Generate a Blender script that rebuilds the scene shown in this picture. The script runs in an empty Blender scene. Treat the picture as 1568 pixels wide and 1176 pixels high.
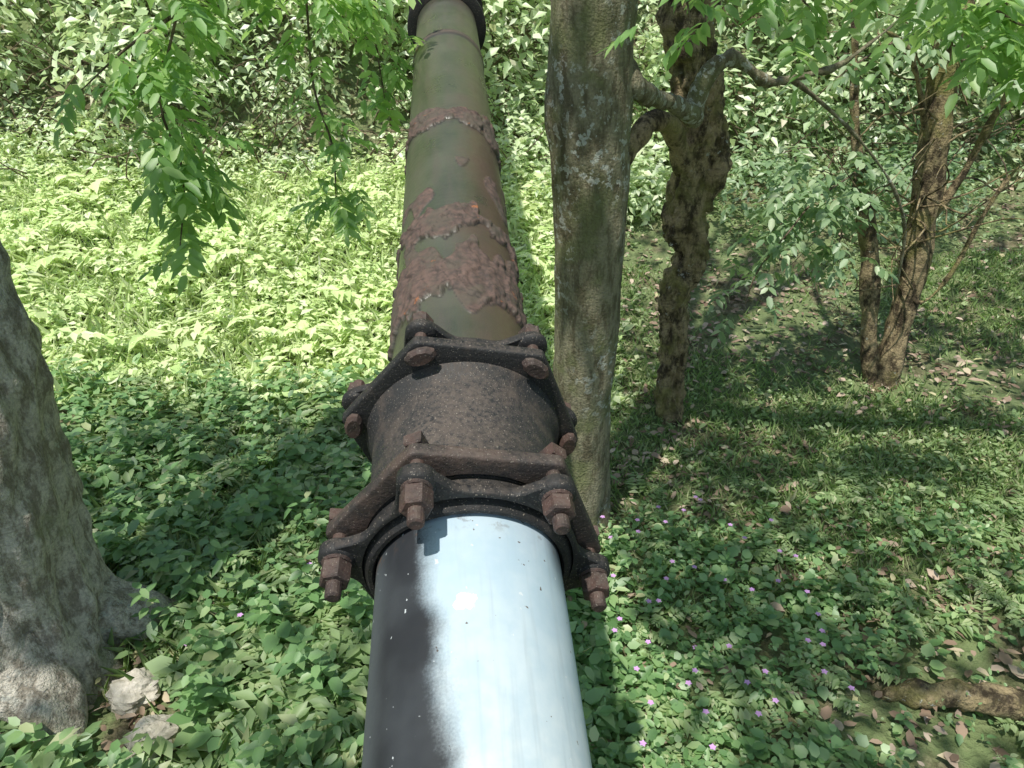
import bpy, math, numpy as np
from mathutils import Vector, Matrix, noise
rng = np.random.default_rng(7)
scene = bpy.context.scene
col = scene.collection

# ---------------------------------------------------------------- helpers
def link(o, parent=None):
    col.objects.link(o)
    if parent is not None: o.parent = parent
    return o
def empty(name):
    e = bpy.data.objects.new(name, None); col.objects.link(e); return e
def sstep(a, b, x):
    t = np.clip((x-a)/(b-a), 0, 1); return t*t*(3-2*t)
def mesh_obj(name, verts, faces, mat, parent=None, smooth=False):
    me = bpy.data.meshes.new(name); me.from_pydata([tuple(v) for v in verts], [], faces)
    me.materials.append(mat)
    if smooth: me.polygons.foreach_set('use_smooth', [True]*len(me.polygons))
    me.update()
    return link(bpy.data.objects.new(name, me), parent)
def np_mesh(name, V, F, mat, parent=None, smooth=False):
    V = np.asarray(V, dtype=np.float32); F = np.asarray(F, dtype=np.int32)
    me = bpy.data.meshes.new(name)
    me.vertices.add(len(V)); me.vertices.foreach_set('co', V.ravel())
    k = F.shape[1]
    me.loops.add(F.size); me.loops.foreach_set('vertex_index', F.ravel())
    me.polygons.add(len(F)); me.polygons.foreach_set('loop_start', np.arange(0, F.size, k, dtype=np.int32))
    try: me.polygons.foreach_set('loop_total', np.full(len(F), k, dtype=np.int32))
    except Exception: pass
    if smooth: me.polygons.foreach_set('use_smooth', np.ones(len(F), dtype=bool))
    me.materials.append(mat); me.update(calc_edges=True)
    return link(bpy.data.objects.new(name, me), parent)

def hshift(x): return 0.12*np.clip(x, 0, 12)+0.13*np.clip(-x-0.9, 0, 5)
def terrain(x, y):
    x = np.asarray(x, float); y = np.asarray(y, float)
    ye = y + hshift(x)
    z = 0.9*sstep(3.6, 8.6, ye)
    d = np.maximum(ye-7.8, 0)
    z = z + 18*np.tanh(1.2*(d*d/(d+0.6))/18)
    z = z + 0.03*np.sin(1.7*x+0.6)*np.cos(1.3*y) + 0.015*np.sin(4.1*x+2*y) + 0.012*np.cos(5.3*y-3*x)
    z = z + np.clip(d, 0, 2)*0.16*np.sin(1.1*x+0.5*y)
    return z

# ---------------------------------------------------------------- materials
class NT:
    def __init__(s, name):
        s.m = bpy.data.materials.new(name); s.m.use_nodes = True
        s.t = s.m.node_tree; s.t.nodes.clear()
        s.out = s.t.nodes.new('ShaderNodeOutputMaterial')
    def n(s, typ, **kw):
        nd = s.t.nodes.new(typ)
        for k, v in kw.items(): setattr(nd, k, v)
        return nd
    def l(s, a, b): s.t.links.new(a, b)
    def coord(s, scale=(1,1,1)):
        tc = s.n('ShaderNodeTexCoord'); mp = s.n('ShaderNodeMapping')
        mp.inputs['Scale'].default_value = scale
        s.l(tc.outputs['Object'], mp.inputs['Vector']); return mp.outputs['Vector']
    def noise(s, vec, scale, detail=5, rough=0.6):
        nd = s.n('ShaderNodeTexNoise'); nd.inputs['Scale'].default_value = scale
        nd.inputs['Detail'].default_value = detail; nd.inputs['Roughness'].default_value = rough
        s.l(vec, nd.inputs['Vector']); return nd.outputs['Fac']
    def ramp(s, fac, stops):
        r = s.n('ShaderNodeValToRGB'); e = r.color_ramp.elements
        while len(e) < len(stops): e.new(0.5)
        for i, (p, c) in enumerate(stops):
            e[i].position = p; e[i].color = (*c, 1) if len(c) == 3 else c
        s.l(fac, r.inputs['Fac']); return r.outputs['Color']
    def mr(s, v, a, b, c=0.0, d=1.0, smooth=True):
        r = s.n('ShaderNodeMapRange'); r.interpolation_type = 'SMOOTHSTEP' if smooth else 'LINEAR'
        r.inputs['From Min'].default_value = a; r.inputs['From Max'].default_value = b
        r.inputs['To Min'].default_value = c; r.inputs['To Max'].default_value = d
        s.l(v, r.inputs['Value']); return r.outputs['Result']
    def math(s, op, a, b=None, c=None):
        r = s.n('ShaderNodeMath', operation=op)
        for i, v in enumerate((a, b, c)):
            if v is None: continue
            if isinstance(v, (int, float)): r.inputs[i].default_value = v
            else: s.l(v, r.inputs[i])
        return r.outputs[0]
    def mix(s, fac, a, b, mode='MIX'):
        r = s.n('ShaderNodeMixRGB', blend_type=mode)
        for i, v in ((0, fac), (1, a), (2, b)):
            if isinstance(v, (int, float)): r.inputs[i].default_value = v if i == 0 else (v, v, v, 1)
            elif isinstance(v, tuple): r.inputs[i].default_value = (*v, 1)
            else: s.l(v, r.inputs[i])
        return r.outputs['Color']
    def principled(s, colr, rough, bump=None, bstr=0.5, bdist=0.01, spec=0.5, metal=0.0):
        p = s.n('ShaderNodeBsdfPrincipled')
        if isinstance(colr, tuple): p.inputs['Base Color'].default_value = (*colr, 1)
        else: s.l(colr, p.inputs['Base Color'])
        if isinstance(rough, (int, float)): p.inputs['Roughness'].default_value = rough
        else: s.l(rough, p.inputs['Roughness'])
        p.inputs['Specular IOR Level'].default_value = spec
        p.inputs['Metallic'].default_value = metal
        if bump is not None:
            b = s.n('ShaderNodeBump'); b.inputs['Strength'].default_value = bstr
            b.inputs['Distance'].default_value = bdist
            s.l(bump, b.inputs['Height']); s.l(b.outputs['Normal'], p.inputs['Normal'])
        s.l(p.outputs['BSDF'], s.out.inputs['Surface']); return p

def leaf_mat(name, stops, trans=0.42, gloss=0.03, patch=None, tcol=(0.35, 0.5, 0.05), rough=0.5):
    s = NT(name)
    g = s.n('ShaderNodeNewGeometry')
    c = s.ramp(g.outputs['Random Per Island'], stops)
    if patch:
        nz_ = s.noise(g.outputs['Position'], 1.3, 1)
        c = s.mix(s.mr(nz_, 0.35, 0.7, 0.0, 0.6, False), c, patch)
    d = s.n('ShaderNodeBsdfDiffuse'); s.l(c, d.inputs['Color'])
    t = s.n('ShaderNodeBsdfTranslucent')
    tc = s.mix(0.5, c, tcol); s.l(tc, t.inputs['Color'])
    m = s.n('ShaderNodeMixShader'); m.inputs[0].default_value = trans
    s.l(d.outputs[0], m.inputs[1]); s.l(t.outputs[0], m.inputs[2])
    last = m
    if gloss > 0:
        gl = s.n('ShaderNodeBsdfGlossy'); gl.inputs['Roughness'].default_value = rough
        gl.inputs['Color'].default_value = (1, 1, 1, 1)
        m2 = s.n('ShaderNodeMixShader'); m2.inputs[0].default_value = gloss
        s.l(m.outputs[0], m2.inputs[1]); s.l(gl.outputs[0], m2.inputs[2]); last = m2
    s.l(last.outputs[0], s.out.inputs['Surface'])
    return s.m

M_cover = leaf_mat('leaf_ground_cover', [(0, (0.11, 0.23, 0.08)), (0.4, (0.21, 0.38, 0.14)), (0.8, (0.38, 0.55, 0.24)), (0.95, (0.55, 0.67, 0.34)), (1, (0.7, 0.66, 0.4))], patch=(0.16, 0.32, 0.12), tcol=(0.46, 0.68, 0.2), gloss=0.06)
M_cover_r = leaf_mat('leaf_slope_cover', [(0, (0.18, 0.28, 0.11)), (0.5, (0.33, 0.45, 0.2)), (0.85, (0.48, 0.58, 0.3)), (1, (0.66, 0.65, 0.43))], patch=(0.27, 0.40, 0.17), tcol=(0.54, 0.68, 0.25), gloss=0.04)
M_clear_sun = leaf_mat('leaf_clearing_sun_painted', [(0, (0.52, 0.72, 0.28)), (0.5, (0.76, 0.89, 0.47)), (0.9, (0.90, 0.96, 0.64)), (1, (0.95, 0.95, 0.8))], patch=(0.82, 0.92, 0.54), tcol=(0.86, 0.96, 0.5), gloss=0)  # glare of full sun painted into the leaf colour
M_hill_sun = leaf_mat('leaf_hill_shrub_sun_painted', [(0, (0.28, 0.42, 0.18)), (0.5, (0.6, 0.74, 0.43)), (0.85, (0.82, 0.89, 0.64)), (0.93, (0.92, 0.94, 0.82)), (1, (0.82, 0.7, 0.54))], gloss=0.08, patch=(0.64, 0.77, 0.42), tcol=(0.68, 0.8, 0.34))  # sunlit brightness of the hillside put into the leaf colour
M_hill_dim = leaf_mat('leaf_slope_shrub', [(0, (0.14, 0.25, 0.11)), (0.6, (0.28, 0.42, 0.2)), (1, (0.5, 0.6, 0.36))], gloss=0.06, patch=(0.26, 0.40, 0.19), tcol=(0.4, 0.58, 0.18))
M_crown = leaf_mat('leaf_crown', [(0, (0.11, 0.25, 0.06)), (0.6, (0.2, 0.38, 0.10)), (1, (0.3, 0.47, 0.14))], trans=0.55, gloss=0.04, tcol=(0.54, 0.78, 0.2))
M_hang = leaf_mat('leaf_hanging', [(0, (0.13, 0.29, 0.07)), (0.6, (0.25, 0.46, 0.13)), (1, (0.42, 0.6, 0.22))], trans=0.55, gloss=0.05, tcol=(0.62, 0.88, 0.22))
M_dry = leaf_mat('leaf_litter', [(0, (0.20, 0.14, 0.10)), (0.5, (0.38, 0.28, 0.21)), (0.85, (0.56, 0.45, 0.36)), (1, (0.5, 0.48, 0.26))], trans=0.1, gloss=0, tcol=(0.3, 0.2, 0.1))
M_grass = leaf_mat('grass_blade', [(0, (0.26, 0.4, 0.15)), (0.7, (0.42, 0.56, 0.25)), (1, (0.66, 0.64, 0.42))], gloss=0)

def ground_mat():
    s = NT('ground_soil'); v = s.coord()
    a = s.noise(v, 3, 4); b = s.noise(v, 38, 4, 0.7)
    vo = s.n('ShaderNodeTexVoronoi'); vo.inputs['Scale'].default_value = 26; s.l(v, vo.inputs['Vector'])
    lit = s.ramp(vo.outputs['Color'], [(0.1, (0.11, 0.085, 0.055)), (0.5, (0.25, 0.19, 0.13)), (0.9, (0.42, 0.34, 0.25))])
    c = s.mix(s.mr(b, 0.3, 0.7), (0.09, 0.07, 0.045), lit)
    c = s.mix(s.mr(a, 0.36, 0.56, 0.15, 0.8), c, (0.19, 0.26, 0.11))
    s.principled(c, 0.95, s.math('ADD', b, vo.outputs['Distance']), 0.9, 0.03, 0.15)
    return s.m
M_ground = ground_mat()

def bark_mat(name, c1, c2, moss, moss_amt, lichen_amt, sc=22, stretch=0.22, bd=0.035):
    s = NT(name); v = s.coord((1, 1, stretch)); v0 = s.coord()
    a = s.noise(v, sc, 6, 0.7); b = s.noise(v0, 5, 3); d = s.noise(v0, 90, 3)
    ring = s.noise(s.coord((0.35, 0.35, 2.4)), 16, 3)
    c = s.mix(s.mr(a, 0.40, 0.57), c1, c2)
    c = s.mix(s.mr(ring, 0.55, 0.68, 0, 0.45), c, c1)
    c = s.mix(s.mr(b, 0.62-moss_amt*0.4, 0.8-moss_amt*0.35, 0, 0.8), c, moss)
    l1 = s.noise(v0, 26, 4, 0.65); l2 = s.noise(v0, 2.2, 1)
    lm = s.math('MULTIPLY', s.mr(l1, 0.64-lichen_amt*0.1, 0.68-lichen_amt*0.1), s.mr(l2, 0.42, 0.6, 0, 0.8))
    c = s.mix(lm, c, (0.6, 0.62, 0.56))
    c = s.mix(s.mr(d, 0.3, 0.7, 0.0, 0.35), c, (0.07, 0.06, 0.045))
    h = s.math('ADD', a, s.math('MULTIPLY', d, 0.35))
    s.principled(c, 0.92, h, 1.0, bd, 0.2)
    return s.m
M_bark_grey = bark_mat('bark_grey', (0.34, 0.30, 0.24), (0.72, 0.67, 0.57), (0.42, 0.43, 0.27), 0.08, 0.5, 24, 0.4, 0.04)
M_bark_moss = bark_mat('bark_mossy', (0.15, 0.13, 0.08), (0.31, 0.285, 0.19), (0.20, 0.22, 0.10), 0.35, 0.85, 24, 0.3, 0.025)
M_bark_dark = bark_mat('bark_rough', (0.07, 0.052, 0.032), (0.42, 0.33, 0.19), (0.28, 0.26, 0.09), 0.35, 0.1, 15, 0.6)
M_twig = bark_mat('bark_twig', (0.13, 0.09, 0.06), (0.36, 0.28, 0.2), (0.1, 0.1, 0.04), 0.1, 0.0, 40, 0.4)

def iron_mat(name, base, rustc, amt, topdust):
    s = NT(name); v = s.coord()
    a = s.noise(v, 14, 6, 0.7); b = s.noise(v, 110, 4, 0.7); f = s.noise(v, 330, 1)
    c = s.mix(s.mr(a, 0.58-amt*0.3, 0.74-amt*0.2, 0, 0.85), base, rustc)
    g = s.n('ShaderNodeNewGeometry'); sp = s.n('ShaderNodeSeparateXYZ'); s.l(g.outputs['Normal'], sp.inputs[0])
    up = s.mr(sp.outputs['Z'], 0.55, 1.0)
    dust = s.math('MULTIPLY', up, s.mr(b, 0.35, 0.62, 0, topdust))
    dust = s.math('MULTIPLY', dust, s.mr(s.noise(v, 6, 3), 0.35, 0.6, 0.35, 1))
    c = s.mix(dust, c, (0.125, 0.10, 0.085))
    c = s.mix(s.math('MULTIPLY', s.mr(f, 0.66, 0.72), 0.6), c, (0.3, 0.26, 0.22))
    s.principled(c, s.mr(b, 0.3, 0.7, 0.5, 0.85), s.math('ADD', b, a), 0.55, 0.004, 0.4)
    return s.m
M_iron = iron_mat('cast_iron_black', (0.018, 0.018, 0.019), (0.05, 0.04, 0.036), 0.2, 0.5)
M_iron_sleeve = iron_mat('cast_iron_sleeve', (0.026, 0.026, 0.027), (0.075, 0.06, 0.052), 0.4, 0.8)
M_iron_flange = iron_mat('cast_iron_flange', (0.03, 0.026, 0.025), (0.09, 0.062, 0.052), 0.6, 0.9)
M_iron_rust = iron_mat('rusty_bolt_iron', (0.045, 0.032, 0.029), (0.10, 0.058, 0.048), 0.7, 0.6)

def paint_mat():
    s = NT('pale_blue_paint'); tc = s.n('ShaderNodeTexCoord'); v = tc.outputs['Object']
    sp = s.n('ShaderNodeSeparateXYZ'); s.l(v, sp.inputs[0]); X, Y, Z = sp.outputs
    n1 = s.noise(v, 8, 3, 0.5); n2 = s.noise(v, 300, 2); n3 = s.noise(v, 24, 5, 0.6)
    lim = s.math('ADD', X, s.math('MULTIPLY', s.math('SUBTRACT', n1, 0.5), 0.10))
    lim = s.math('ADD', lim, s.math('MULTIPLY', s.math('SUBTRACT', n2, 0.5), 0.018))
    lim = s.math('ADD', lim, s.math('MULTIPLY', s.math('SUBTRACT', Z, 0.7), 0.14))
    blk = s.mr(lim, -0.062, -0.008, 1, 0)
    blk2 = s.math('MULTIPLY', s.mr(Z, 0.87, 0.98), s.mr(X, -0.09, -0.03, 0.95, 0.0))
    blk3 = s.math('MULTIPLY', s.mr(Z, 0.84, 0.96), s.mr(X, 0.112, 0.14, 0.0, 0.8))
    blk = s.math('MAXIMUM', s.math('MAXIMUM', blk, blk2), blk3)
    c = s.mix(s.mr(n3, 0.3, 0.7), (0.46, 0.55, 0.61), (0.57, 0.63, 0.66))
    c = s.mix(s.mr(Z, 0.5, 0.95, 0.0, 0.55), c, (0.32, 0.45, 0.56))
    spk = s.mr(s.noise(v, 75, 3, 0.5), 0.71, 0.74)
    c = s.mix(spk, c, (0.12, 0.09, 0.07))
    strk = s.noise(s.coord((1, 1, 0.06)), 60, 3)
    c = s.mix(s.mr(strk, 0.5, 0.72, 0, 0.35), c, (0.32, 0.38, 0.42))
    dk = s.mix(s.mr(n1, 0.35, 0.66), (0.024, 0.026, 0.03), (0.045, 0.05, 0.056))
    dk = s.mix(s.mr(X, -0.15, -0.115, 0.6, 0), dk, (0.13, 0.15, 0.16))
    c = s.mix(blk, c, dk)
    wspk = s.mr(s.noise(v, 95, 2, 0.5), 0.72, 0.76)
    c = s.mix(s.math('MULTIPLY', wspk, 0.8), c, (0.6, 0.64, 0.66))
    ds = s.n('ShaderNodeVectorMath', operation='DISTANCE'); s.l(v, ds.inputs[0]); ds.inputs[1].default_value = (-0.010, 0.150, 0.812)
    dd = s.math('ADD', ds.outputs['Value'], s.math('MULTIPLY', s.math('SUBTRACT', s.noise(v, 55, 3), 0.5), 0.022))
    c = s.mix(s.mr(dd, 0.0135, 0.015, 1, 0), c, (0.95, 0.95, 0.94))
    rr = s.math('MULTIPLY', s.mr(Z, 0.925, 0.96, 0, 0.6), s.mr(s.noise(v, 34, 5), 0.56, 0.66))
    c = s.mix(rr, c, (0.12, 0.075, 0.05))
    bump = s.math('ADD', s.math('MULTIPLY', n3, 0.6), s.mr(dd, 0.0135, 0.015, 0.4, 0))
    s.principled(c, s.mr(n3, 0.3, 0.7, 0.5, 0.68), bump, 0.3, 0.003, 0.25)
    return s.m
M_paint = paint_mat()

def olive_mat():
    s = NT('olive_coating'); tc = s.n('ShaderNodeTexCoord'); v = tc.outputs['Object']
    sp = s.n('ShaderNodeSeparateXYZ'); s.l(v, sp.inputs[0]); X, Y, Z = sp.outputs
    at = s.n('ShaderNodeAttribute', attribute_name='rust')
    mp = s.n('ShaderNodeMapping'); mp.inputs['Scale'].default_value = (1.0, 1.0, 0.12); s.l(v, mp.inputs['Vector'])
    st = s.noise(mp.outputs[0], 26, 5, 0.6); n1 = s.noise(v, 5, 4); n2 = s.noise(v, 60, 5, 0.65); fine = s.noise(v, 260, 2)
    c = s.mix(s.mr(n1, 0.3, 0.7), (0.048, 0.055, 0.035), (0.086, 0.090, 0.062))
    c = s.mix(s.mr(st, 0.42, 0.66, 0, 0.55), c, (0.090, 0.076, 0.060))
    side = s.math('ADD', X, s.math('MULTIPLY', s.math('SUBTRACT', n1, 0.5), 0.22))
    near = s.mr(Z, 2.1, 3.3, 1.0, 0.25)
    c = s.mix(s.math('MULTIPLY', s.mr(side, -0.01, 0.11, 0, 0.8), near), c, (0.09, 0.052, 0.041))
    rust = s.mix(s.mr(n2, 0.3, 0.7), (0.05, 0.035, 0.03), (0.135, 0.083, 0.067))
    rust = s.mix(s.mr(s.noise(v, 12, 4), 0.45, 0.62, 0, 0.7), rust, (0.075, 0.064, 0.047))
    rust = s.mix(s.mr(s.noise(v, 18, 4), 0.64, 0.70), rust, (0.27, 0.10, 0.04))
    c = s.mix(at.outputs['Fac'], c, rust)
    edge = s.n('ShaderNodeAttribute', attribute_name='edge')
    c = s.mix(edge.outputs['Fac'], c, (0.022, 0.016, 0.013))
    r = s.mix(at.outputs['Fac'], s.mr(n1, 0.3, 0.7, 0.26, 0.42), 0.8)
    h = s.math('ADD', s.math('MULTIPLY', n2, 0.4), s.math('MULTIPLY', fine, 0.25))
    p = s.principled(c, 0.5, h, 0.45, 0.004, 0.6); s.l(r, p.inputs['Roughness'])
    return s.m
M_olive = olive_mat()

def stone_mat():
    s = NT('limestone'); v = s.coord(); a = s.noise(v, 18, 6, 0.7)
    s.principled(s.mix(s.mr(a, 0.3, 0.7), (0.36, 0.33, 0.27), (0.68, 0.63, 0.55)), 0.9, a, 0.8, 0.02, 0.2); return s.m
M_stone = stone_mat()
s = NT('purple_petal'); s.principled((0.6, 0.34, 0.66), 0.6); M_petal = s.m

# ---------------------------------------------------------------- ground
gx = np.concatenate([-np.geomspace(90, 9.2, 26), np.arange(-9, 9.01, 0.07), np.geomspace(9.2, 90, 26)])
gy = np.concatenate([-np.geomspace(90, 2.2, 26), np.arange(-2, 14.01, 0.07), np.geomspace(14.3, 110, 26)])
GX, GY = np.meshgrid(gx, gy)
GZ = terrain(GX, GY) + rng.normal(0, 0.006, GX.shape)
V = np.stack([GX, GY, GZ], -1).reshape(-1, 3)
nx, ny = len(gx), len(gy)
idx = np.arange(nx*ny).reshape(ny, nx)
F = np.stack([idx[:-1, :-1], idx[:-1, 1:], idx[1:, 1:], idx[1:, :-1]], -1).reshape(-1, 4)
np_mesh('ground', V, F, M_ground, smooth=True)

# ---------------------------------------------------------------- leaves
LT = np.array([[0, 0, 0], [0.5, 0, -0.02], [1, 0, -0.16], [0.2, 0.72, 0.06], [0.6, 0.82, 0.0], [0.2, -0.72, 0.06], [0.6, -0.82, 0.0]])
LF = np.array([[0, 3, 4, 2, 1], [0, 1, 2, 6, 5]])
KT = np.array([[0, 0, 0], [0.42, -0.9, 0.07], [1, 0, -0.12], [0.42, 0.9, 0.07]])
KF = np.array([[0, 1, 2], [0, 2, 3]])
def nrm(a): return a/np.maximum(np.linalg.norm(a, axis=-1, keepdims=True), 1e-9)
def leaves(name, P, D, N, L, W, mat, parent=None, simple=False):
    T, FF = (KT, KF) if simple else (LT, LF)
    P = np.asarray(P, float); D = nrm(np.asarray(D, float)); N = np.asarray(N, float)
    S = nrm(np.cross(N, D)); N = np.cross(D, S)
    L = np.broadcast_to(L, (len(P),)); W = np.broadcast_to(W, (len(P),))
    curl = rng.uniform(0.3, 1.7, len(P))
    V = (P[:, None] + (T[None, :, 0]*L[:, None])[..., None]*D[:, None]
         + (T[None, :, 1]*W[:, None])[..., None]*S[:, None]
         + (T[None, :, 2]*L[:, None]*curl[:, None])[..., None]*N[:, None]).reshape(-1, 3)
    b = (np.arange(len(P))*len(T))[:, None, None]
    F = (FF[None] + b).reshape(-1, FF.shape[1])
    return np_mesh(name, V, F, mat, parent)
def rand_dirs(n, zmean=0.0, zs=0.3):
    a = rng.uniform(0, 2*math.pi, n)
    return np.stack([np.cos(a), np.sin(a), rng.normal(zmean, zs, n)], -1)
def rand_up(n, s=0.35):
    return np.stack([rng.normal(0, s, n), rng.normal(0, s, n), np.ones(n)], -1)
def nz(x, y, f, seed=0.0):
    return (np.sin(f*x+1.3*seed+1.1*np.sin(f*0.7*y+seed)) * np.cos(f*y+seed*2.1+1.3*np.sin(f*0.6*x))
            + 0.5*np.sin(2.3*f*x+seed)*np.cos(2.1*f*y+1.7+seed))/1.5

def plants(xr, yr, n, k, hmin, hmax, Lmin, Lmax, keep=None, wr=0.36, spread=0.05):
    x = rng.uniform(*xr, n); y = rng.uniform(*yr, n)
    if keep is not None:
        m = keep(x, y) > rng.uniform(0, 1, n); x, y = x[m], y[m]
    n = len(x)
    h = rng.uniform(hmin, hmax, n)*(0.75+0.5*(nz(x, y, 1.9, 2.0) > 0)); sc = rng.uniform(0.45, 1.6, n); wv = rng.uniform(0.5, 1.3, n)
    x = np.repeat(x, k); y = np.repeat(y, k); hh = np.repeat(h, k); m = len(x)
    lv = rng.uniform(0.35, 1.0, m)
    D = rand_dirs(m, 0.05, 0.35)
    off = nrm(D*np.array([1, 1, 0]))*rng.uniform(0.2, 1, m)[:, None]*spread
    P = np.stack([x, y, terrain(x, y) + hh*lv], -1) + off
    L = rng.uniform(Lmin, Lmax, m)*np.repeat(sc, k)
    return P, D, rand_up(m, 0.35), L, L*wr*np.repeat(wv, k)*rng.uniform(0.85, 1.15, m)
def cat(*gs): return [np.concatenate(c) for c in zip(*gs)]

STONES = [(-1.46, 2.00, 0.085), (-1.30, 1.80, 0.08), (-1.20, 2.06, 0.045)]
def clear_trees(x, y):
    m = (np.hypot(x+2.0, y-2.17) > 0.46) & (np.hypot(x-.35, y-3.16) > 0.2)
    for (a, b, r_) in STONES: m = m & (np.hypot(x-a, y-b+0.04) > r_+0.055)
    return m
def bare(x, y): return np.exp(-((x+0.55)/0.35)**2-((y-1.95)/0.35)**2)+0.8*np.exp(-((x-1.25)/0.4)**2-((y-2.0)/0.3)**2)+0.8*np.exp(-((x-2.0)/0.5)**2-((y-2.7)/0.25)**2)+0.6*np.exp(-((x+1.3)/0.3)**2-((y-2.9)/0.3)**2)+0.6*np.exp(-((x+1.3)/0.25)**2-((y-1.85)/0.2)**2)
def keep_front(x, y):
    g = 0.64 + 0.7*nz(x, y, 2.2, 0.3)
    g = np.where(x > 0.4, g-0.1, g)-0.7*bare(x, y)
    return np.where(clear_trees(x, y), np.clip(g, 0.06, 1), 0)
g1 = plants((-3.2, 0.5), (1.2, 4.5), 3900, 5, 0.04, 0.20, 0.03, 0.08, keep_front, 0.33)
g1b = plants((-2.6, 0.4), (1.3, 3.6), 2200, 4, 0.01, 0.07, 0.015, 0.04, lambda x, y: clear_trees(x, y)*0.8, 0.48, 0.03)
g2 = plants((0.2, 3.6), (1.2, 3.2), 5000, 5, 0.02, 0.11, 0.018, 0.045, keep_front, 0.46)
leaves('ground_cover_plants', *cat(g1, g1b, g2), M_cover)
def litmask(x, y): return np.exp(-((x-1.9)/0.9)**2-((y-5.3)/0.7)**2)+0.8*np.exp(-((x-3.2)/0.6)**2-((y-4.4)/0.5)**2)
def keep_right(x, y):
    return np.clip(0.55+0.6*nz(x, y, 1.7, 1.1)-0.4*litmask(x, y), 0.08, 1)
g3 = plants((0.3, 6.5), (3.0, 8.2), 11500, 4, 0.015, 0.08, 0.018, 0.045, keep_right, 0.36)
leaves('ground_cover_slope_plants', *g3, M_cover_r, simple=True)
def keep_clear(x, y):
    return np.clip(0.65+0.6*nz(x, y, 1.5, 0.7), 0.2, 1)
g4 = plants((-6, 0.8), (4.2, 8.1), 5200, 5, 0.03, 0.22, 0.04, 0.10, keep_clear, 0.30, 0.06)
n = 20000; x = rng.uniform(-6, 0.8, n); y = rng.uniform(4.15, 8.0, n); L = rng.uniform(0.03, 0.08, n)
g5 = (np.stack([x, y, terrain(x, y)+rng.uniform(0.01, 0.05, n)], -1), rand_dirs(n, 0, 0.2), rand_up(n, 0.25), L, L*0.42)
leaves('clearing_plants', *cat(g4, g5), M_clear_sun, simple=True)

def weeds(n, xr, yr, hmin, hmax, L0):
    P = []; D = []; N = []; L = []
    for i in range(n):
        x = rng.uniform(*xr); y = rng.uniform(*yr)
        if math.hypot(x+2.0, y-2.17) < 0.5 or math.hypot(x+1.4, y-1.85) < 0.26: continue
        h = rng.uniform(hmin, hmax); z0 = float(terrain(x, y)); a = rng.uniform(0, 6.28)
        lean = rng.normal(0, 0.12, 2); nn = int(h/0.045)+2
        for j in range(nn):
            t = (j+1)/nn; a += 1.4
            for sgn in (0, math.pi):
                P.append((x+lean[0]*t*h*2, y+lean[1]*t*h*2, z0+h*t))
                D.append((math.cos(a+sgn), math.sin(a+sgn), rng.normal(0.1, 0.25))); N.append((rng.normal(0, .2), rng.normal(0, .2), 1))
                L.append(L0*(1.15-0.6*t)*rng.uniform(0.8, 1.2))
    L = np.array(L); return np.array(P), np.array(D), np.array(N), L, L*0.32
def ferns(n, xr, yr, l0, l1):
    P = []; D = []; N = []; L = []
    for i in range(n):
        x = rng.uniform(*xr); y = rng.uniform(*yr)
        if math.hypot(x+2.0, y-2.17) < 0.5 or math.hypot(x+1.4, y-1.85) < 0.32: continue
        z0 = float(terrain(x, y))+0.03; a0 = rng.uniform(0, 6.28); s0 = rng.uniform(0.6, 1.3)
        for f in range(int(rng.integers(2, 6))):
            a = a0+f*1.35+rng.normal(0, .3); l = rng.uniform(l0, l1)*s0; el = rng.uniform(0.4, 1.2); cv = rng.normal(0, 0.5)
            for j in range(8):
                t = (j+1.5)/9; aa = a+cv*t; q = (x+math.cos(aa)*l*t, y+math.sin(aa)*l*t, z0+l*el*t*(1-0.55*t))
                ll = (l*0.36*math.sin(math.pi*min(1, t*0.8+0.22))+0.006)*rng.uniform(0.8, 1.15)
                for sg in ((1, -1) if j < 7 else (0,)):
                    b = aa+sg*1.05+rng.normal(0, 0.12)
                    P.append(q); D.append((math.cos(b), math.sin(b), rng.normal(-0.1, 0.15))); N.append((rng.normal(0, .2), rng.normal(0, .2), 1)); L.append(ll)
    L = np.array(L); return np.array(P), np.array(D), np.array(N), L, L*0.24
leaves('weed_plants', *cat(weeds(380, (-3.0, 0.0), (1.5, 4.4), 0.12, 0.34, 0.10), weeds(110, (0.3, 3.0), (1.2, 3.0), 0.08, 0.2, 0.06)), M_cover)
leaves('fern_plants', *cat(ferns(360, (-2.6, -0.1), (1.4, 4.3), 0.13, 0.30), ferns(110, (0.4, 3.2), (1.3, 3.4), 0.08, 0.17)), M_cover_r, simple=True)
leaves('clearing_weed_plants', *cat(weeds(240, (-6, 0.6), (4.6, 8.0), 0.12, 0.42, 0.1), ferns(170, (-5, 0.4), (4.4, 7.6), 0.2, 0.42)), M_clear_sun, simple=True)

def litter(n, xr, yr, keep):
    x = rng.uniform(*xr, n); y = rng.uniform(*yr, n); m = keep(x, y) > rng.uniform(0, 1, n); x, y = x[m], y[m]
    n = len(x); L = rng.uniform(0.025, 0.075, n)
    P = np.stack([x, y, terrain(x, y)+rng.uniform(0.01, 0.05, n)], -1)
    return P, rand_dirs(n, 0, 0.2), rand_up(n, 0.45), L, L*rng.uniform(0.2, 0.38, n)
leaves('leaf_litter', *cat(
    litter(6500, (-3.2, 3.8), (1.1, 4), lambda x, y: np.clip(0.4-0.6*nz(x, y, 2.2, 0.3)+0.8*bare(x, y), 0.05, 1)),
    litter(9000, (0.3, 6.5), (3.6, 8.2), lambda x, y: np.clip(0.28-0.6*nz(x, y, 1.7, 1.1)+0.9*litmask(x, y), 0.05, 1)),
    litter(2000, (-6, 0.5), (7.0, 8.5), lambda x, y: np.full(len(x), 0.6))), M_dry)

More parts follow.
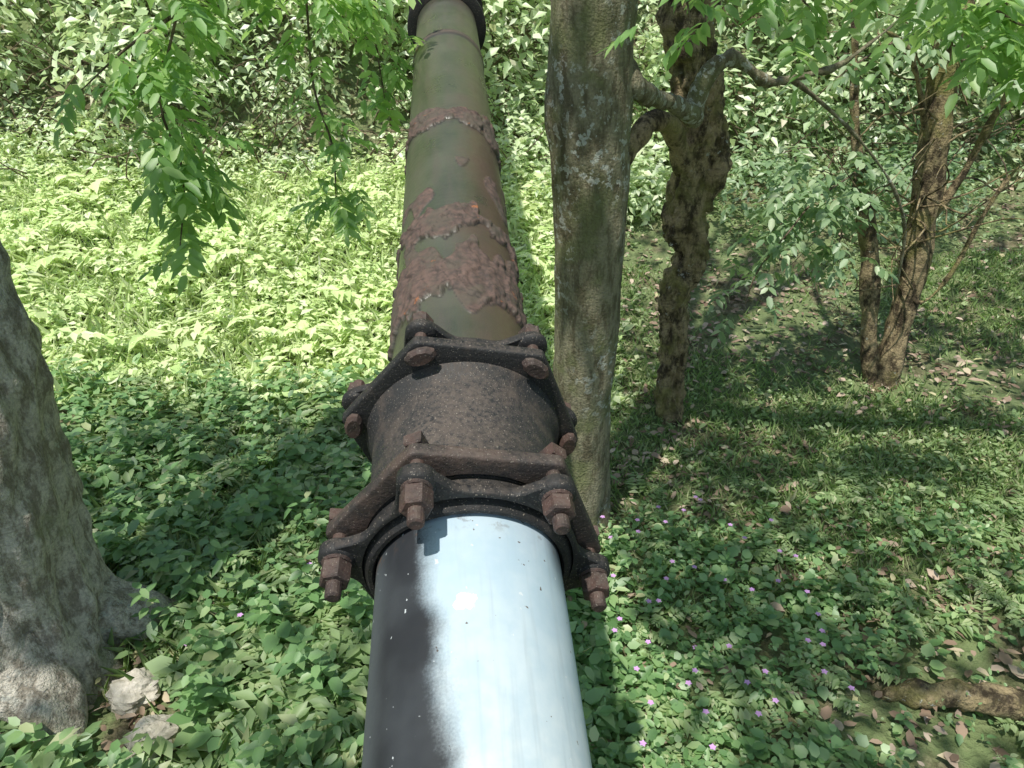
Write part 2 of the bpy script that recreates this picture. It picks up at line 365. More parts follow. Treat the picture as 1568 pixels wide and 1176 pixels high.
def grass(n, xr, yr, h0, h1, keep=None):
    x = rng.uniform(*xr, n); y = rng.uniform(*yr, n)
    if keep is not None: m = keep(x, y) > rng.uniform(0, 1, n); x, y = x[m], y[m]
    n = len(x); D = rand_dirs(n, 1.1, 0.4); L = rng.uniform(h0, h1, n)
    return np.stack([x, y, terrain(x, y)], -1), D, rand_dirs(n, 0.2, .1), L, np.full(n, 0.0035)
leaves('grass', *cat(grass(38000, (0.4, 4.6), (2.4, 6.0), 0.04, 0.11, lambda x, y: np.clip(0.75+0.7*nz(x, y, 1.3, 3.3)-litmask(x, y), 0.05, 1)),
                     grass(14000, (-2.6, 0.2), (1.5, 4.4), 0.08, 0.22, lambda x, y: np.clip(0.5+0.9*nz(x, y, 1.9, 5.1), 0, 1))), M_grass, simple=True)
leaves('clearing_grass', *grass(22000, (-5.5, 0.7), (4.2, 7.8), 0.07, 0.26), M_clear_sun, simple=True)

P = []; D = []
for i in range(54):
    x = rng.uniform(0.42, 1.4); y = rng.uniform(1.7, 3.2)
    if i > 46: x = rng.uniform(-1.6, -0.6); y = rng.uniform(1.9, 2.6)
    z = float(terrain(x, y))+rng.uniform(0.10, 0.15)
    for a in range(5):
        P.append((x, y, z)); D.append((math.cos(a*1.257+i), math.sin(a*1.257+i), 0.25))
leaves('purple_wildflowers', np.array(P), np.array(D), np.tile([0.0, 0, 1], (len(P), 1)), 0.014, 0.006, M_petal)

# ---------------------------------------------------------------- hill shrubs
def shrub_mass(n, per, xr, yr, r0, r1, L0, L1, lift=0.5):
    cx = rng.uniform(*xr, n); cy = yr[0]+(yr[1]-yr[0])*rng.uniform(0, 1, n)**1.15
    cy = cy-hshift(cx)
    n = len(cx); r = rng.uniform(r0, r1, n); cz = terrain(cx, cy)+r*rng.uniform(0.0, 2*lift, n)
    k = (per*(r/r1)**1.5).astype(int)+20
    C = np.repeat(np.stack([cx, cy, cz], -1), k, 0); R = np.repeat(r, k); sc = np.repeat(rng.uniform(0.65, 1.4, n), k)
    m = len(C); dv = nrm(rng.normal(0, 1, (m, 3))); dv[:, 2] = dv[:, 2]*0.8+0.25; dv[:, 1] -= 0.3; dv = nrm(dv)
    rad = R*rng.uniform(0.75, 1.15, m)
    Pp = C+dv*rad[:, None]*np.array([1.1, 1, 0.85])
    Dd = nrm(rand_dirs(m, -0.45, 0.35)+dv*0.5); L = rng.uniform(L0, L1, m)*sc
    return Pp, Dd, dv*0.6+rand_up(m, 0.35)*0.8, L, L*rng.uniform(0.22, 0.34, m)
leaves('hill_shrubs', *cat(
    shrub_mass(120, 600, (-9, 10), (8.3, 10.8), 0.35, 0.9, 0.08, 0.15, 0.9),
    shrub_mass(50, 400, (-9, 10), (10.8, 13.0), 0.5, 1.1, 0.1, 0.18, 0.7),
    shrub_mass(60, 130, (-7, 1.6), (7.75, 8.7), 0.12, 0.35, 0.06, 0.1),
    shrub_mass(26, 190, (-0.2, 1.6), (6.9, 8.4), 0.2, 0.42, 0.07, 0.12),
    shrub_mass(110, 90, (-14, 15), (12.5, 19), 0.6, 1.3, 0.16, 0.3)), M_hill_sun, simple=True)
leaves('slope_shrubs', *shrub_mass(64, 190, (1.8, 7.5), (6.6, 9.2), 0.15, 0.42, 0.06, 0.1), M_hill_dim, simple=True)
n = 12000; x = rng.uniform(-9, 9.5, n); y = rng.uniform(7.7, 12.5, n)-hshift(x); L = rng.uniform(0.06, 0.13, n)
leaves('hill_creepers', np.stack([x, y, terrain(x, y)+rng.uniform(0.02, 0.12, n)], -1), rand_dirs(n, -0.4, 0.3), rand_up(n, 0.4)+np.array([0, -0.7, 0]), L, L*0.32, M_hill_sun, simple=True)

# ---------------------------------------------------------------- tubes / trees
def catmull(pts, rad, n):
    pts = [Vector(p) for p in pts]; P = [pts[0]*2-pts[1]]+pts+[pts[-1]*2-pts[-2]]
    out = []; rr = []
    segs = len(pts)-1
    for i in range(segs):
        p0, p1, p2, p3 = P[i:i+4]
        k = max(2, int(n/segs))
        for j in range(k+(i == segs-1)):
            t = j/k
            out.append(0.5*((2*p1)+(p2-p0)*t+(2*p0-5*p1+4*p2-p3)*t*t+(3*p1-p0-3*p2+p3)*t**3))
            rr.append(rad[i]*(1-t)+rad[i+1]*t)
    return out, rr
class Geo:
    def __init__(s): s.v = []; s.f = []
    def tube(s, pts, rad, n=20, seg=10, disp=0.0, dfreq=6.0, ridge=0.0, lobes=None):
        C, R = catmull(pts, rad, n); b = len(s.v); m = len(C)
        ref = Vector((1, 0, 0)) if abs((C[-1]-C[0]).normalized().x) < 0.8 else Vector((0, 1, 0))
        for i, c in enumerate(C):
            t = (C[min(i+1, m-1)]-C[max(i-1, 0)]).normalized()
            a = (ref-t*ref.dot(t)).normalized(); bb = t.cross(a)
            for j in range(seg):
                ph = 2*math.pi*j/seg; d = a*math.cos(ph)+bb*math.sin(ph); r = R[i]
                if lobes: r *= lobes(c.z, ph)
                p = c+d*r
                if disp: 
                    q = Vector((p.x*dfreq, p.y*dfreq, p.z*dfreq*0.45))
                    p = p+d*disp*(noise.noise(q)+0.5*noise.noise(q*2.7))
                if ridge:
                    q = Vector((p.x*dfreq*5, p.y*dfreq*5, p.z*dfreq*1.6)); p = p+d*ridge*(noise.noise(q)+0.5*noise.noise(q*2.1))
                s.v.append(p)
        for i in range(m-1):
            for j in range(seg):
                s.f.append((b+i*seg+j, b+i*seg+(j+1) % seg, b+(i+1)*seg+(j+1) % seg, b+(i+1)*seg+j))
        s.f.append(tuple(b+(m-1)*seg+j for j in range(seg)))
        s.f.append(tuple(b+j for j in reversed(range(seg))))
    def obj(s, name, mat, parent=None): return mesh_obj(name, s.v, s.f, mat, parent, True)

t1 = empty('broadleaf_tree')
g = Geo()
def lob(z, ph): return 1+0.45*math.exp(-max(z, 0)/0.25)*(0.55+0.45*math.cos(3*ph+0.5))
g.tube([(-2.06, 2.17, -0.2), (-2.04, 2.17, 0), (-1.97, 2.18, 0.45), (-1.93, 2.19, 0.9), (-1.90, 2.19, 1.35), (-1.87, 2.2, 1.8), (-1.8, 2.2, 2.8), (-1.9, 2.3, 4.2), (-1.7, 2.6, 5.8)],
       [0.40, 0.37, 0.32, 0.295, 0.275, 0.265, 0.25, 0.2, 0.09], 230, 130, 0.05, 3.0, 0.036, lob)
g.tube([(-2.0, 2.15, 0.48), (-1.76, 2.27, 0.24), (-1.58, 2.35, 0.11), (-1.30, 2.42, 0.0)], [0.17, 0.13, 0.10, 0.04], 30, 24, 0.03, 6, 0.014)
g.tube([(-2.0, 2.1, 0.44), (-1.82, 1.98, 0.2), (-1.68, 1.86, 0.08), (-1.58, 1.74, -0.04)], [0.17, 0.14, 0.11, 0.05], 30, 24, 0.03, 6, 0.014)
g.tube([(-2.05, 2.1, 0.4), (-2.1, 1.88, 0.14), (-2.2, 1.7, 0.0), (-2.3, 1.5, -0.08)], [0.2, 0.15, 0.11, 0.05], 24, 20, 0.03, 6, 0.012)
g.tube([(-1.9, 2.2, 3.0), (-1.5, 1.6, 4.0), (-1.3, 0.9, 4.8), (-1.3, 0.3, 5.2)], [0.13, 0.1, 0.06, 0.02], 24, 12, 0.02)
g.tube([(-1.9, 2.2, 3.4), (-2.6, 1.4, 4.3), (-3.4, 0.6, 5.0)], [0.12, 0.08, 0.02], 24, 12, 0.02)
g.tube([(-1.85, 2.2, 2.9), (-1.5, 2.6, 3.3), (-1.15, 2.8, 3.1), (-1.06, 2.8, 2.6)], [0.07, 0.04, 0.02, 0.012], 24, 8, 0.01)
g.obj('trunk', M_bark_grey, t1)

t2 = empty('mossy_tree')
g = Geo()
def lob2(z, ph): return 1+0.3*math.exp(-max(z, 0)/0.2)*(0.6+0.4*math.cos(4*ph))+0.16*math.exp(-((z-2.05)/0.16)**2)*max(0, math.cos(ph-3.0))
g.tube([(0.35, 3.16, -0.2), (0.348, 3.16, 0), (0.345, 3.14, 0.6), (0.335, 3.12, 1.2), (0.325, 3.1, 1.7), (0.30, 3.08, 2.42), (0.27, 3.05, 3.4), (0.4, 3.0, 4.6), (0.3, 3.2, 6.0)],
       [0.16, 0.145, 0.138, 0.146, 0.152, 0.165, 0.16, 0.12, 0.05], 220, 90, 0.016, 4.5, 0.006, lob2)
g.tube([(0.40, 3.1, 2.2), (0.489, 3.1, 2.117), (0.60, 3.3, 2.06), (0.70, 3.42, 2.03), (0.847, 3.6, 1.945)], [0.07, 0.045, 0.034, 0.034, 0.045], 30, 16, 0.012, 9, 0.006)
g.tube([(0.83, 3.6, 1.93), (0.873, 3.6, 2.11), (0.95, 3.6, 2.195), (1.05, 3.65, 2.17), (1.2, 3.7, 2.09), (1.40, 3.75, 2.12), (1.616, 3.8, 2.2), (2.1, 3.9, 2.6)], [0.045, 0.042, 0.032, 0.028, 0.022, 0.015, 0.011, 0.006], 50, 12, 0.015, 12, 0.004)
g.tube([(1.25, 3.72, 2.1), (1.356, 3.8, 2.08), (1.6, 3.9, 1.93), (1.866, 4.0, 1.73), (2.1, 4.1, 1.5), (2.27, 4.2, 1.226), (2.33, 4.25, 0.8)], [0.012, 0.011, 0.011, 0.010, 0.009, 0.008, 0.004], 40, 7, 0.01, 5)
g.tube([(0.35, 3.05, 3.3), (0.9, 2.6, 4.2), (1.8, 2.2, 5.0), (3.0, 1.8, 5.4)], [0.11, 0.08, 0.05, 0.02], 24, 12, 0.02)
g.tube([(0.3, 3.1, 3.5), (0.5, 4.0, 4.4), (0.9, 5.0, 5.2)], [0.10, 0.07, 0.02], 24, 12, 0.02)
g.obj('trunk', M_bark_moss, t2)

t3 = empty('crooked_tree')
g = Geo()
g.tube([(1.02, 4.13, -0.15), (1.017, 4.13, 0), (0.995, 4.12, 0.25), (0.985, 4.1, 0.55), (0.955, 4.1, 0.9), (1.01, 4.1, 1.15), (0.945, 4.1, 1.38), (1.04, 4.1, 1.62), (1.0, 4.1, 1.85), (0.93, 4.1, 2.14), (0.88, 4.1, 2.45), (0.95, 4.2, 3.4), (1.1, 4.5, 4.6), (1.4, 4.6, 5.6)],
       [0.085, 0.07, 0.085, 0.078, 0.088, 0.098, 0.10, 0.125, 0.125, 0.12, 0.13, 0.11, 0.07, 0.03], 260, 64, 0.05, 9, 0.024)
g.tube([(0.93, 4.08, 1.62), (0.80, 3.9, 1.86), (0.66, 3.75, 1.9), (0.52, 3.6, 1.75), (0.44, 3.5, 1.6)], [0.05, 0.055, 0.05, 0.045, 0.05], 30, 14, 0.02, 9, 0.006)
g.tube([(0.9, 4.2, 3.0), (1.6, 4.5, 4.0), (2.6, 5.0, 4.8)], [0.07, 0.05, 0.02], 20, 10, 0.02)
g.obj('trunk', M_bark_dark, t3)
t4 = empty('slender_tree')
g = Geo()
g.tube([(2.55, 4.55, 0.0), (2.55, 4.55, 0.2), (2.58, 4.57, 0.5), (2.60, 4.6, 0.94), (2.53, 4.6, 1.56), (2.49, 4.6, 2.0), (2.45, 4.6, 2.43), (2.5, 4.7, 3.6), (2.8, 4.8, 5.0)],
       [0.15, 0.105, 0.075, 0.082, 0.085, 0.08, 0.075, 0.06, 0.02], 100, 28, 0.025, 8, 0.008)
g.tube([(2.5, 4.55, 0.1), (2.40, 4.55, 0.4), (2.30, 4.6, 0.94), (2.20, 4.6, 1.28), (2.10, 4.65, 1.6), (2.0, 4.7, 2.1), (1.9, 4.8, 2.8)],
       [0.07, 0.055, 0.055, 0.05, 0.035, 0.025, 0.01], 60, 16, 0.02, 8, 0.005)
g.tube([(2.58, 4.6, 1.1), (2.72, 4.55, 1.5), (2.8, 4.5, 1.9), (3.0, 4.5, 2.5)], [0.03, 0.022, 0.018, 0.01], 30, 8, 0.015, 8)
g.tube([(2.55, 4.6, 1.5), (2.35, 4.5, 1.9), (2.1, 4.3, 2.2), (1.9, 4.2, 2.3)], [0.025, 0.018, 0.012, 0.006], 30, 8, 0.015, 8)
g.tube([(2.5, 4.6, 0.95), (2.62, 4.5, 0.7), (2.75, 4.45, 0.9), (2.9, 4.4, 1.5), (3.3, 4.3, 2.2)], [0.015, 0.012, 0.012, 0.012, 0.01], 30, 7, 0.015, 8)
g.tube([(3.6, 4.0, 2.3), (3.1, 4.2, 2.1), (2.85, 4.3, 1.85), (3.1, 4.2, 1.5), (3.7, 4.1, 1.2)], [0.02, 0.018, 0.014, 0.01, 0.006], 30, 8, 0.015, 8)
for i in range(34):
    a = rng.uniform(0, 6.28); z0 = rng.uniform(0.8, 2.3); x0, y0 = 2.5, 4.55
    pts = [(x0, y0, z0)]
    for k in range(1, 4):
        pts.append((x0+math.cos(a)*0.25*k+rng.normal(0, .07), y0+math.sin(a)*0.2*k, z0+0.16*k*rng.uniform(-0.5, 1)))
    g.tube(pts, [0.007, 0.006, 0.004, 0.002], 12, 5, 0.0)
g.obj('trunk', M_bark_dark, t4)

g = Geo()
for i in range(420):
    x = rng.uniform(-8, 8); y = rng.uniform(7.6, 9.5)-float(hshift(x)); z = float(terrain(x, y)); a = rng.uniform(0, 6.28)
    pts = [(x, y, z)]
    for k in range(1, 4):
        pts.append((x+math.cos(a)*0.25*k+rng.normal(0, .08), y+math.sin(a)*0.18*k-0.1*k, z+0.28*k*rng.uniform(0.6, 1.2)-0.03*k*k))
    g.tube(pts, [0.010, 0.007, 0.005, 0.003], 8, 4)
g.obj('dry_twigs', M_twig)

g = Geo()
g.tube([(1.42, 2.03, -0.02), (1.53, 2.0, 0.04), (1.75, 1.95, 0.08), (2.0, 1.88, 0.09), (2.4, 1.86, 0.09), (2.9, 1.7, 0.05)], [0.02, 0.042, 0.055, 0.06, 0.06, 0.055], 60, 24, 0.03, 8, 0.01)
g.obj('fallen_log', M_bark_dark)
def stone(c, r):
    vs = []; fs = []; n, m = 18, 26; off = rng.uniform(0, 50)
    for i in range(n+1):
        for j in range(m):
            th = math.pi*i/n; ph = 2*math.pi*j/m
            d = Vector((math.sin(th)*math.cos(ph), math.sin(th)*math.sin(ph), math.cos(th)))
            k = 1+0.42*noise.noise(d*1.6+Vector((off, 0, 0)))+0.16*noise.noise(d*5+Vector((off, 0, 0)))
            vs.append(Vector(c)+Vector((d.x*r*k*1.1, d.y*r*k*.95, d.z*r*k*0.7)))
    for i in range(n):
        for j in range(m): fs.append((i*m+j, i*m+(j+1) % m, (i+1)*m+(j+1) % m, (i+1)*m+j))
    mesh_obj('stone', vs, fs, M_stone, None, False)
for (a, b, r_) in STONES: stone((a, b, r_*0.55), r_)

# ---------------------------------------------------------------- pinnate sprays
def spray(path, n, rlen, L0, jitter=0.10, start=0.0, wr=0.225, pairs=4):
    C, _ = catmull(path, [0]*len(path), 60); P = []; D = []; N = []; L = []
    for i in range(n):
        c = C[int(rng.uniform(start, 1)*(len(C)-1))]; a = rng.uniform(0, 6.28)
        rd = Vector((math.cos(a), math.sin(a), rng.uniform(-0.9, 0.1))).normalized()
        c = c+Vector(rng.normal(0, jitter*0.4, 3)); rl = rlen*rng.uniform(0.8, 1.4)
        side = rd.cross(Vector((0, 0, 1))).normalized(); up = side.cross(rd)
        for k in range(pairs+1):
            t = 0.3+0.74*k/pairs; q = c+rd*rl*t+Vector((0, 0, -0.25*rl*t*t))
            if k == pairs: dirs = [rd+Vector((0, 0, -0.3))]
            else: dirs = [rd*0.6+side*1.0+Vector((0, 0, -0.35)), rd*0.6-side*1.0+Vector((0, 0, -0.35))]
            for dd in dirs:
                P.append(q); D.append(dd+Vector(rng.normal(0, 0.12, 3))); N.append(up+Vector(rng.normal(0, 0.25, 3))); L.append(L0*rng.uniform(0.75, 1.2))
    P = np.array(P); L = np.array(L); return P, np.array([tuple(d) for d in D]), np.array([tuple(q) for q in N]), L, L*wr
SP = []
A1 = [(-1.06, 2.8, 2.7), (-1.12, 2.8, 2.42), (-1.25, 2.8, 2.1), (-1.22, 2.8, 1.85), (-1.31, 2.82, 1.52)]
A2 = [(-1.1, 2.8, 2.4), (-1.3, 2.75, 2.28), (-1.5, 2.75, 2.14)]
B1 = [(-0.79, 3.2, 2.7), (-0.79, 3.2, 2.42), (-0.8, 3.2, 2.12), (-0.75, 3.2, 1.88), (-0.76, 3.2, 1.62)]
C1 = [(-0.5, 3.3, 2.7), (-0.56, 3.35, 2.35), (-0.55, 3.4, 2.05)]
for p, n, rl, l0, st in ((A1, 64, 0.14, 0.078, 0.1), (A2, 16, 0.14, 0.072, 0.2), (B1, 42, 0.13, 0.068, 0.1), (C1, 32, 0.13, 0.07, 0.0),
                     ([(-1.1, 2.9, 2.7), (-0.8, 3.0, 2.5), (-0.6, 3.2, 2.42)], 28, 0.14, 0.072, 0)):
    SP.append(spray(p, n, rl, l0, 0.12, st))
g = Geo()
for p in (A1, A2, B1, C1): g.tube(p, [0.008]+[0.005]*(len(p)-2)+[0.002], 20, 5)
g.obj('hanging_twigs', M_twig, t1)
leaves('hanging_leaves', *cat(*SP), M_hang, t1)
SP = []
D1 = [(0.40, 2.3, 2.75), (0.46, 2.3, 2.5), (0.5, 2.3, 2.36)]
D2 = [(0.6, 2.6, 2.7), (0.85, 2.7, 2.5), (1.05, 2.8, 2.36)]
D3 = [(1.1, 2.7, 2.7), (1.45, 2.8, 2.5), (1.75, 2.8, 2.34), (2.1, 2.8, 2.25)]
D3b = [(1.2, 3.2, 2.6), (1.7, 3.3, 2.40), (2.3, 3.3, 2.28), (2.7, 3.3, 2.2)]
for p, n, rl, l0 in ((D1, 10, 0.10, 0.065), (D2, 26, 0.14, 0.075), (D3, 58, 0.15, 0.08), (D3b, 56, 0.15, 0.076)): SP.append(spray(p, n, rl, l0, 0.12))
g = Geo()
for p in (D1, D2, D3, D3b): g.tube(p, [0.008]+[0.005]*(len(p)-2)+[0.002], 20, 5)
g.obj('hanging_twigs', M_twig, t2)
leaves('hanging_leaves', *cat(*SP), M_hang, t2)
SP = []
E1 = [(2.15, 4.6, 1.55), (1.95, 4.4, 1.5), (1.75, 4.3, 1.4), (1.6, 4.2, 1.25), (1.5, 4.2, 1.1)]
E2 = [(1.6, 4.25, 1.2), (1.45, 4.2, 1.0), (1.41, 4.2, 0.8)]
E3 = [(2.1, 4.6, 1.5), (1.95, 4.3, 1.3), (1.9, 4.2, 1.05)]
E4 = [(2.5, 4.6, 2.2), (3.0, 4.3, 2.2), (3.4, 4.1, 2.1)]
E5 = [(2.4, 4.6, 2.3), (2.1, 4.4, 2.25), (1.8, 4.3, 2.1), (1.6, 4.3, 1.9)]
for p, n in ((E1, 76), (E2, 16), (E3, 34), (E4, 44), (E5, 40)): SP.append(spray(p, n, 0.13, 0.075, 0.25, 0, 0.27, 3))
g = Geo()
for p in (E1, E2, E3, E4, E5): g.tube(p, [0.010]+[0.006]*(len(p)-2)+[0.002], 20, 5)
g.obj('leafy_twigs', M_twig, t4)
leaves('leaves', *cat(*SP), M_hill_dim, t4)

# ---------------------------------------------------------------- crowns overhead, out of view, shaped to shade the foreground
AX, AY = 0.22, 0.36
SUN = Vector((-AX, -AY, 1.0)).normalized()
cl = []
for i in range(1000):
    x = rng.uniform(-5.0, 6.5); y = rng.uniform(-4.0, 7.0); z = rng.uniform(4.3, 6.3)
    sx = x+AX*z; sy = y+AY*z
    if (sy < 4.6) or (sx > 0.6 and sy < 8.0 and rng.uniform() < 0.3): cl.append((x, y, z))
cl = np.array(cl[:310])
trees = [((-1.9, 2.2), t1), ((0.3, 3.0), t2), ((1.1, 4.4), t3), ((2.6, 4.8), t4)]
near = np.argmin(np.stack([np.hypot(cl[:, 0]-a[0], cl[:, 1]-a[1]) for a, _ in trees]), axis=0)
for ti, (a, par) in enumerate(trees):
    c = cl[near == ti]
    if len(c) == 0: continue
    per = 38; C = np.repeat(c, per, 0); n = len(C)
    P = C+rng.normal(0, 1, (n, 3))*np.array([0.36, 0.36, 0.18]); L = rng.uniform(0.12, 0.19, n)
    P[:, 2] = np.maximum(P[:, 2], 3.7)
    h = P[:, 2]-1.8; px = P[:, 0]+AX*h; py = P[:, 1]+AY*h
    slot = (py > -0.9) & (py < 5.0) & (np.abs(px-(0.0056-0.08*py)) < 0.36)  # crown leaves cut away so sun falls along the pipe
    h2 = P[:, 2]-2.1; qx = P[:, 0]+AX*h2; qy = P[:, 1]+AY*h2
    slot |= (np.abs(qx+1.15) < 0.28) & (qy > 2.5) & (rng.uniform(0, 1, n) < 0.7)
    sy = P[:, 1]+AY*(P[:, 2]-0.2); sx = P[:, 0]+AX*(P[:, 2]-0.2)
    back = (sx < 0.5) & (sy > 4.0+0.15*np.sin(sx*3))  # crown leaves cut away to keep the clearing sunlit
    k = ~(slot | back); n = int(k.sum())
    leaves('crown_shade_leaves', P[k], rand_dirs(n, -0.3, 0.3), rand_up(n, 0.5), L[k], L[k]*0.28, M_crown, par, simple=True)

# ---------------------------------------------------------------- pipeline
d = Vector((-0.0785, 0.972, 0.2216)).normalized(); r = d.cross(Vector((0, 0, 1))).normalized(); n_ = r.cross(d)
MW = Matrix(((r.x, n_.x, d.x, 0.0056), (r.y, n_.y, d.y, 0), (r.z, n_.z, d.z, 1.360), (0, 0, 0, 1)))
pipe = empty('water_pipe'); pipe.matrix_world = MW

def lathe(name, prof, mat, seg=180, off=(0, 0), smooth=True):
    vs = []; fs = []
    for (s_, f) in prof:
        for j in range(seg):
            ph = 2*math.pi*j/seg; rr = f(ph) if callable(f) else f
            vs.append((rr*math.cos(ph)+off[0], rr*math.sin(ph)+off[1], s_))
    for i in range(len(prof)-1):
        for j in range(seg): fs.append((i*seg+j, i*seg+(j+1) % seg, (i+1)*seg+(j+1) % seg, (i+1)*seg+j))
    o = mesh_obj(name, vs, fs, mat, pipe, smooth)
    if smooth:
        try:
            o.data.set_sharp_from_angle(angle=math.radians(38))
        except Exception: pass
    return o
lathe('painted_pipe', [(-6.6, 0.15)]+[(x, 0.15) for x in np.linspace(-6, 1.08, 60)], M_paint, 256)
segs = 260
ss = np.concatenate([np.arange(1.22, 3.1, 0.004), np.arange(3.1, 4.7, 0.012), np.arange(4.75, 13.5, 0.25)])
ph = np.arange(segs)*2*math.pi/segs
V = np.zeros((len(ss), segs, 3)); RU = np.zeros((len(ss), segs)); ED = np.zeros((len(ss), segs))
bands = [(1.57, 1.75, 0.0), (1.87, 1.98, 0.3), (2.56, 2.72, 0.8)]
for i, s_ in enumerate(ss):
    for j in range(segs):
        rr = 0.15; ru = 0; ed = 0
        cx, cy = math.cos(ph[j]), math.sin(ph[j])
        if s_ < 3.2:
            q = Vector((cx*2.0, cy*2.0, s_*6)); w = noise.noise(q)*0.09+noise.noise(q*3.1)*0.04+noise.noise(q*8)*0.018
            w2 = noise.noise(q+Vector((7, 3, 1)))*0.09+noise.noise(q*2.7+Vector((1, 3, 1)))*0.05
            for (a, b, sd) in bands:
                if a-0.18 < s_ < b+0.18:
                    m = min(s_+w-a, b-(s_+w2))
                    k = min(max(m/0.006, 0), 1)
                    if m > -0.010 and m < 0.003 and (s_+w-a) < (b-(s_+w2)): ed = max(ed, 1-abs(m+0.003)/0.009)
                    ru = max(ru, k)
                    lay = noise.noise(q*2.0+Vector((sd*9, 0, 0)))
                    lay2 = 0.004 if lay > 0.05 else 0.0
                    if k > 0 and abs(lay-0.05) < 0.02: ed = max(ed, 0.7)
                    rr = max(rr, 0.15+k*(0.004+lay2+0.003*max(0, 0.4+noise.noise(q*5))))
            h = noise.noise(Vector((cx*2.2+3, cy*2.2, s_*6+2)))
            if 1.42 < s_ < 2.3 and h > 0.36: 
                k = min((h-0.36)/0.03, 1); ru = max(ru, k); rr = max(rr, 0.15+0.003*k); ed = max(ed, 1-abs(k-0.5)*2 if 0 < k < 1 else 0)
            rr += 0.0009*noise.noise(Vector((cx*9, cy*9, s_*60)))*(0.4+3*ru)
        if abs(s_-3.62) < 0.035:
            k = 1-abs(s_-3.62)/0.035; rr += 0.006*min(1, k*2); ru = max(ru, 0.7*min(1, k*2)); 
            if s_ < 3.60: ed = max(ed, 0.7)
        V[i, j] = (rr*cx, rr*cy, s_); RU[i, j] = ru; ED[i, j] = ed*0.85
m_ = len(ss); idx = np.arange(m_*segs).reshape(m_, segs); nx_ = np.roll(idx, -1, axis=1)
F = np.stack([idx[:-1], nx_[:-1], nx_[1:], idx[1:]], -1).reshape(-1, 4)
o = np_mesh('coated_pipe', V.reshape(-1, 3), F, M_olive, pipe, True)
for nm, arr in (('rust', RU), ('edge', ED)):
    at = o.data.attributes.new(nm, 'FLOAT', 'POINT'); at.data.foreach_set('value', arr.ravel().astype(np.float32))

B0 = math.radians(50)
def delta(p): 
    q = (p-B0) % (math.pi/3); return min(q, math.pi/3-q)
def hexf(sub=0.0, a=0.203, cap=0.238):
    def f(p):
        q = math.pi/6-delta(p); R = a/math.cos(q); k = 60
        return -math.log(math.exp(-k*R*4)+math.exp(-k*cap*4))/(k*4)-sub
    return f
def lobef(sub=0.0, mid=0.178, tip=0.236, w=0.20):
    def f(p): return mid+(tip-mid)*math.exp(-(delta(p)/w)**2.4)-sub
    return f
OFF = (0, 0.019); BR = 0.209
def plate(name, s0, s1, f, rin, mat, bev=0.004):
    lathe(name, [(s0, rin), (s0, f(bev)), (s0+bev*.4, f(bev*.3)), (s0+bev, f(0)), (s1-bev, f(0)), (s1-bev*.4, f(bev*.3)), (s1, f(bev)), (s1, rin)], mat, 240, OFF)
G0 = 0.024   # near-side assembly position along the pipe
lathe('sleeve_body', [(1.012, 0.152), (1.012, 0.178), (1.025, 0.180), (1.045, 0.176), (1.07, 0.173), (1.15, 0.171), (1.24, 0.173), (1.262, 0.178), (1.272, 0.186), (1.29, 0.19), (1.30, 0.152)], M_iron_sleeve, 200, (0, 0.004))
plate('front_flange', 0.985+G0, 1.010+G0, hexf, 0.170, M_iron_flange)
plate('front_gland', 0.938+G0, 0.958+G0, lobef, 0.170, M_iron)
lathe('front_gland_lip', [(0.962+G0, 0.1525), (0.939+G0, 0.1525), (0.934+G0, 0.156), (0.934+G0, 0.162), (0.940+G0, 0.168), (0.950+G0, 0.174), (0.962+G0, 0.178)], M_iron, 200, (0, 0.002))
lathe('rubber_gasket', [(0.955+G0, 0.152), (0.955+G0, 0.174), (0.99+G0, 0.174), (0.99+G0, 0.152)], M_iron, 160, (0, 0.003))
plate('rear_flange', 1.282, 1.306, hexf, 0.170, M_iron)
plate('rear_gland', 1.335, 1.353, lobef, 0.170, M_iron)
lathe('rear_gasket', [(1.30, 0.152), (1.30, 0.178), (1.34, 0.178), (1.34, 0.152)], M_iron, 160, (0, 0.003))
lathe('rear_gland_lip', [(1.335, 0.175), (1.37, 0.168), (1.37, 0.153), (1.335, 0.153)], M_iron, 160, (0, 0.003))
lathe('far_flange', [(4.25, 0.151), (4.25, 0.19), (4.255, 0.198), (4.29, 0.198), (4.30, 0.19), (4.30, 0.175), (4.32, 0.17), (4.62, 0.17), (4.62, 0.2), (4.65, 0.2), (4.65, 0.151)], M_iron, 120)

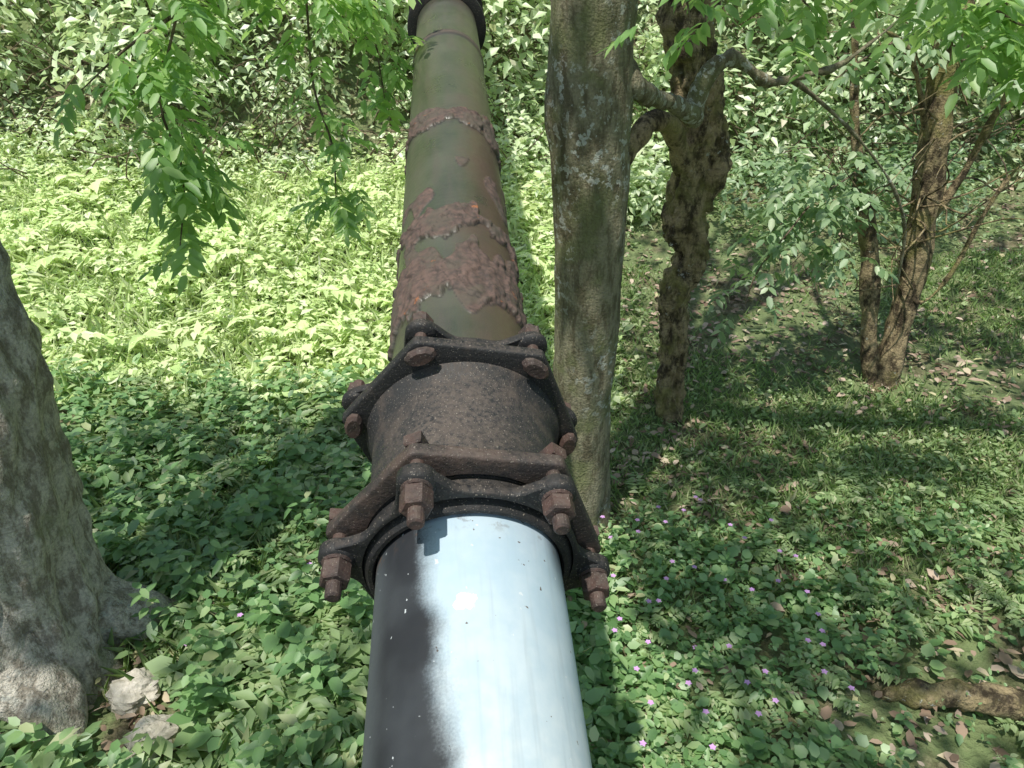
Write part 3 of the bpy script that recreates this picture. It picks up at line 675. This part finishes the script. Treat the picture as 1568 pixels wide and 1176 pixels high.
vs = []; fs = []
def prism(cx, cy, s0, s1, rad, k, rot=0.0, sx=1.0, sy=1.0, bev=0.003):
    b = len(vs); prof = [(s0, rad-bev), (s0+bev, rad), (s1-bev, rad), (s1, rad-bev)]
    ca, sa = math.cos(rot), math.sin(rot)
    for (s_, q) in prof:
        for j in range(k):
            a = 2*math.pi*(j+0.5)/k; x = q*math.cos(a)*sx; y = q*math.sin(a)*sy
            vs.append((cx+x*ca-y*sa, cy+x*sa+y*ca, s_))
    for i in range(3):
        for j in range(k): fs.append((b+i*k+j, b+i*k+(j+1) % k, b+(i+1)*k+(j+1) % k, b+(i+1)*k+j))
    fs.append(tuple(b+j for j in reversed(range(k)))); fs.append(tuple(b+3*k+j for j in range(k)))
for i in range(6):
    a = B0+i*math.pi/3; R = BR; cx = R*math.cos(a)+OFF[0]; cy = R*math.sin(a)+OFF[1]; ro = rng.uniform(0, 1)
    jit = rng.uniform(-0.006, 0.006)
    prism(cx, cy, 0.930+G0, 0.937+G0, 0.024, 20)
    prism(cx, cy, 0.898+jit+G0, 0.930+G0, 0.0245, 6, ro)
    prism(cx, cy, 0.872+jit+G0, 0.900+G0, 0.0125, 16)
    prism(cx, cy, 0.93+G0, 1.03+G0, 0.0115, 14)
    prism(cx, cy, 1.011+G0, 1.034+G0, 0.023, 4, a, 1.3, 0.9)
    prism(cx, cy, 1.262, 1.281, 0.024, 10, a+math.pi/2, 1.25, 0.72, 0.006)
    prism(cx, cy, 1.27, 1.40, 0.0115, 14)
    prism(cx, cy, 1.354, 1.382, 0.0235, 6, ro+1)
mesh_obj('joint_bolts', vs, fs, M_iron_rust, pipe)
vs = []; fs = []
for i in range(6):
    a = B0+i*math.pi/3; R = BR; cx = R*math.cos(a); cy = R*math.sin(a)+OFF[1]
    prism(cx, cy, 0.934+G0, 0.965+G0, 0.030, 20, bev=0.006)
    prism(cx, cy, 1.330, 1.351, 0.029, 20, bev=0.006)
mesh_obj('gland_bosses', vs, fs, M_iron, pipe, True)

# ---------------------------------------------------------------- light, sky, camera
w = bpy.data.worlds.new('World'); scene.world = w; w.use_nodes = True
nt = w.node_tree; bg = nt.nodes['Background']; sky = nt.nodes.new('ShaderNodeTexSky'); sky.sky_type = 'NISHITA'
sky.sun_disc = False; sky.sun_elevation = math.asin(SUN.z); sky.sun_rotation = math.atan2(SUN.x, SUN.y)
nt.links.new(sky.outputs[0], bg.inputs[0]); bg.inputs[1].default_value = 0.15
sl = bpy.data.lights.new('sun', 'SUN'); sl.energy = 5.0; sl.angle = math.radians(0.8); sl.color = (1, 0.96, 0.88)
so = bpy.data.objects.new('sun', sl); col.objects.link(so); so.location = SUN*20; so.rotation_euler = SUN.to_track_quat('Z', 'Y').to_euler()
cd = bpy.data.cameras.new('camera'); cd.lens = 26; cd.sensor_width = 36; cd.clip_start = 0.02; cd.clip_end = 400
co = bpy.data.objects.new('camera', cd); col.objects.link(co); co.location = (0, 0, 2.4); co.rotation_euler = (math.radians(63), 0, 0)
scene.camera = co
scene.view_settings.view_transform = 'Standard'; scene.view_settings.look = 'None'; scene.view_settings.exposure = 0
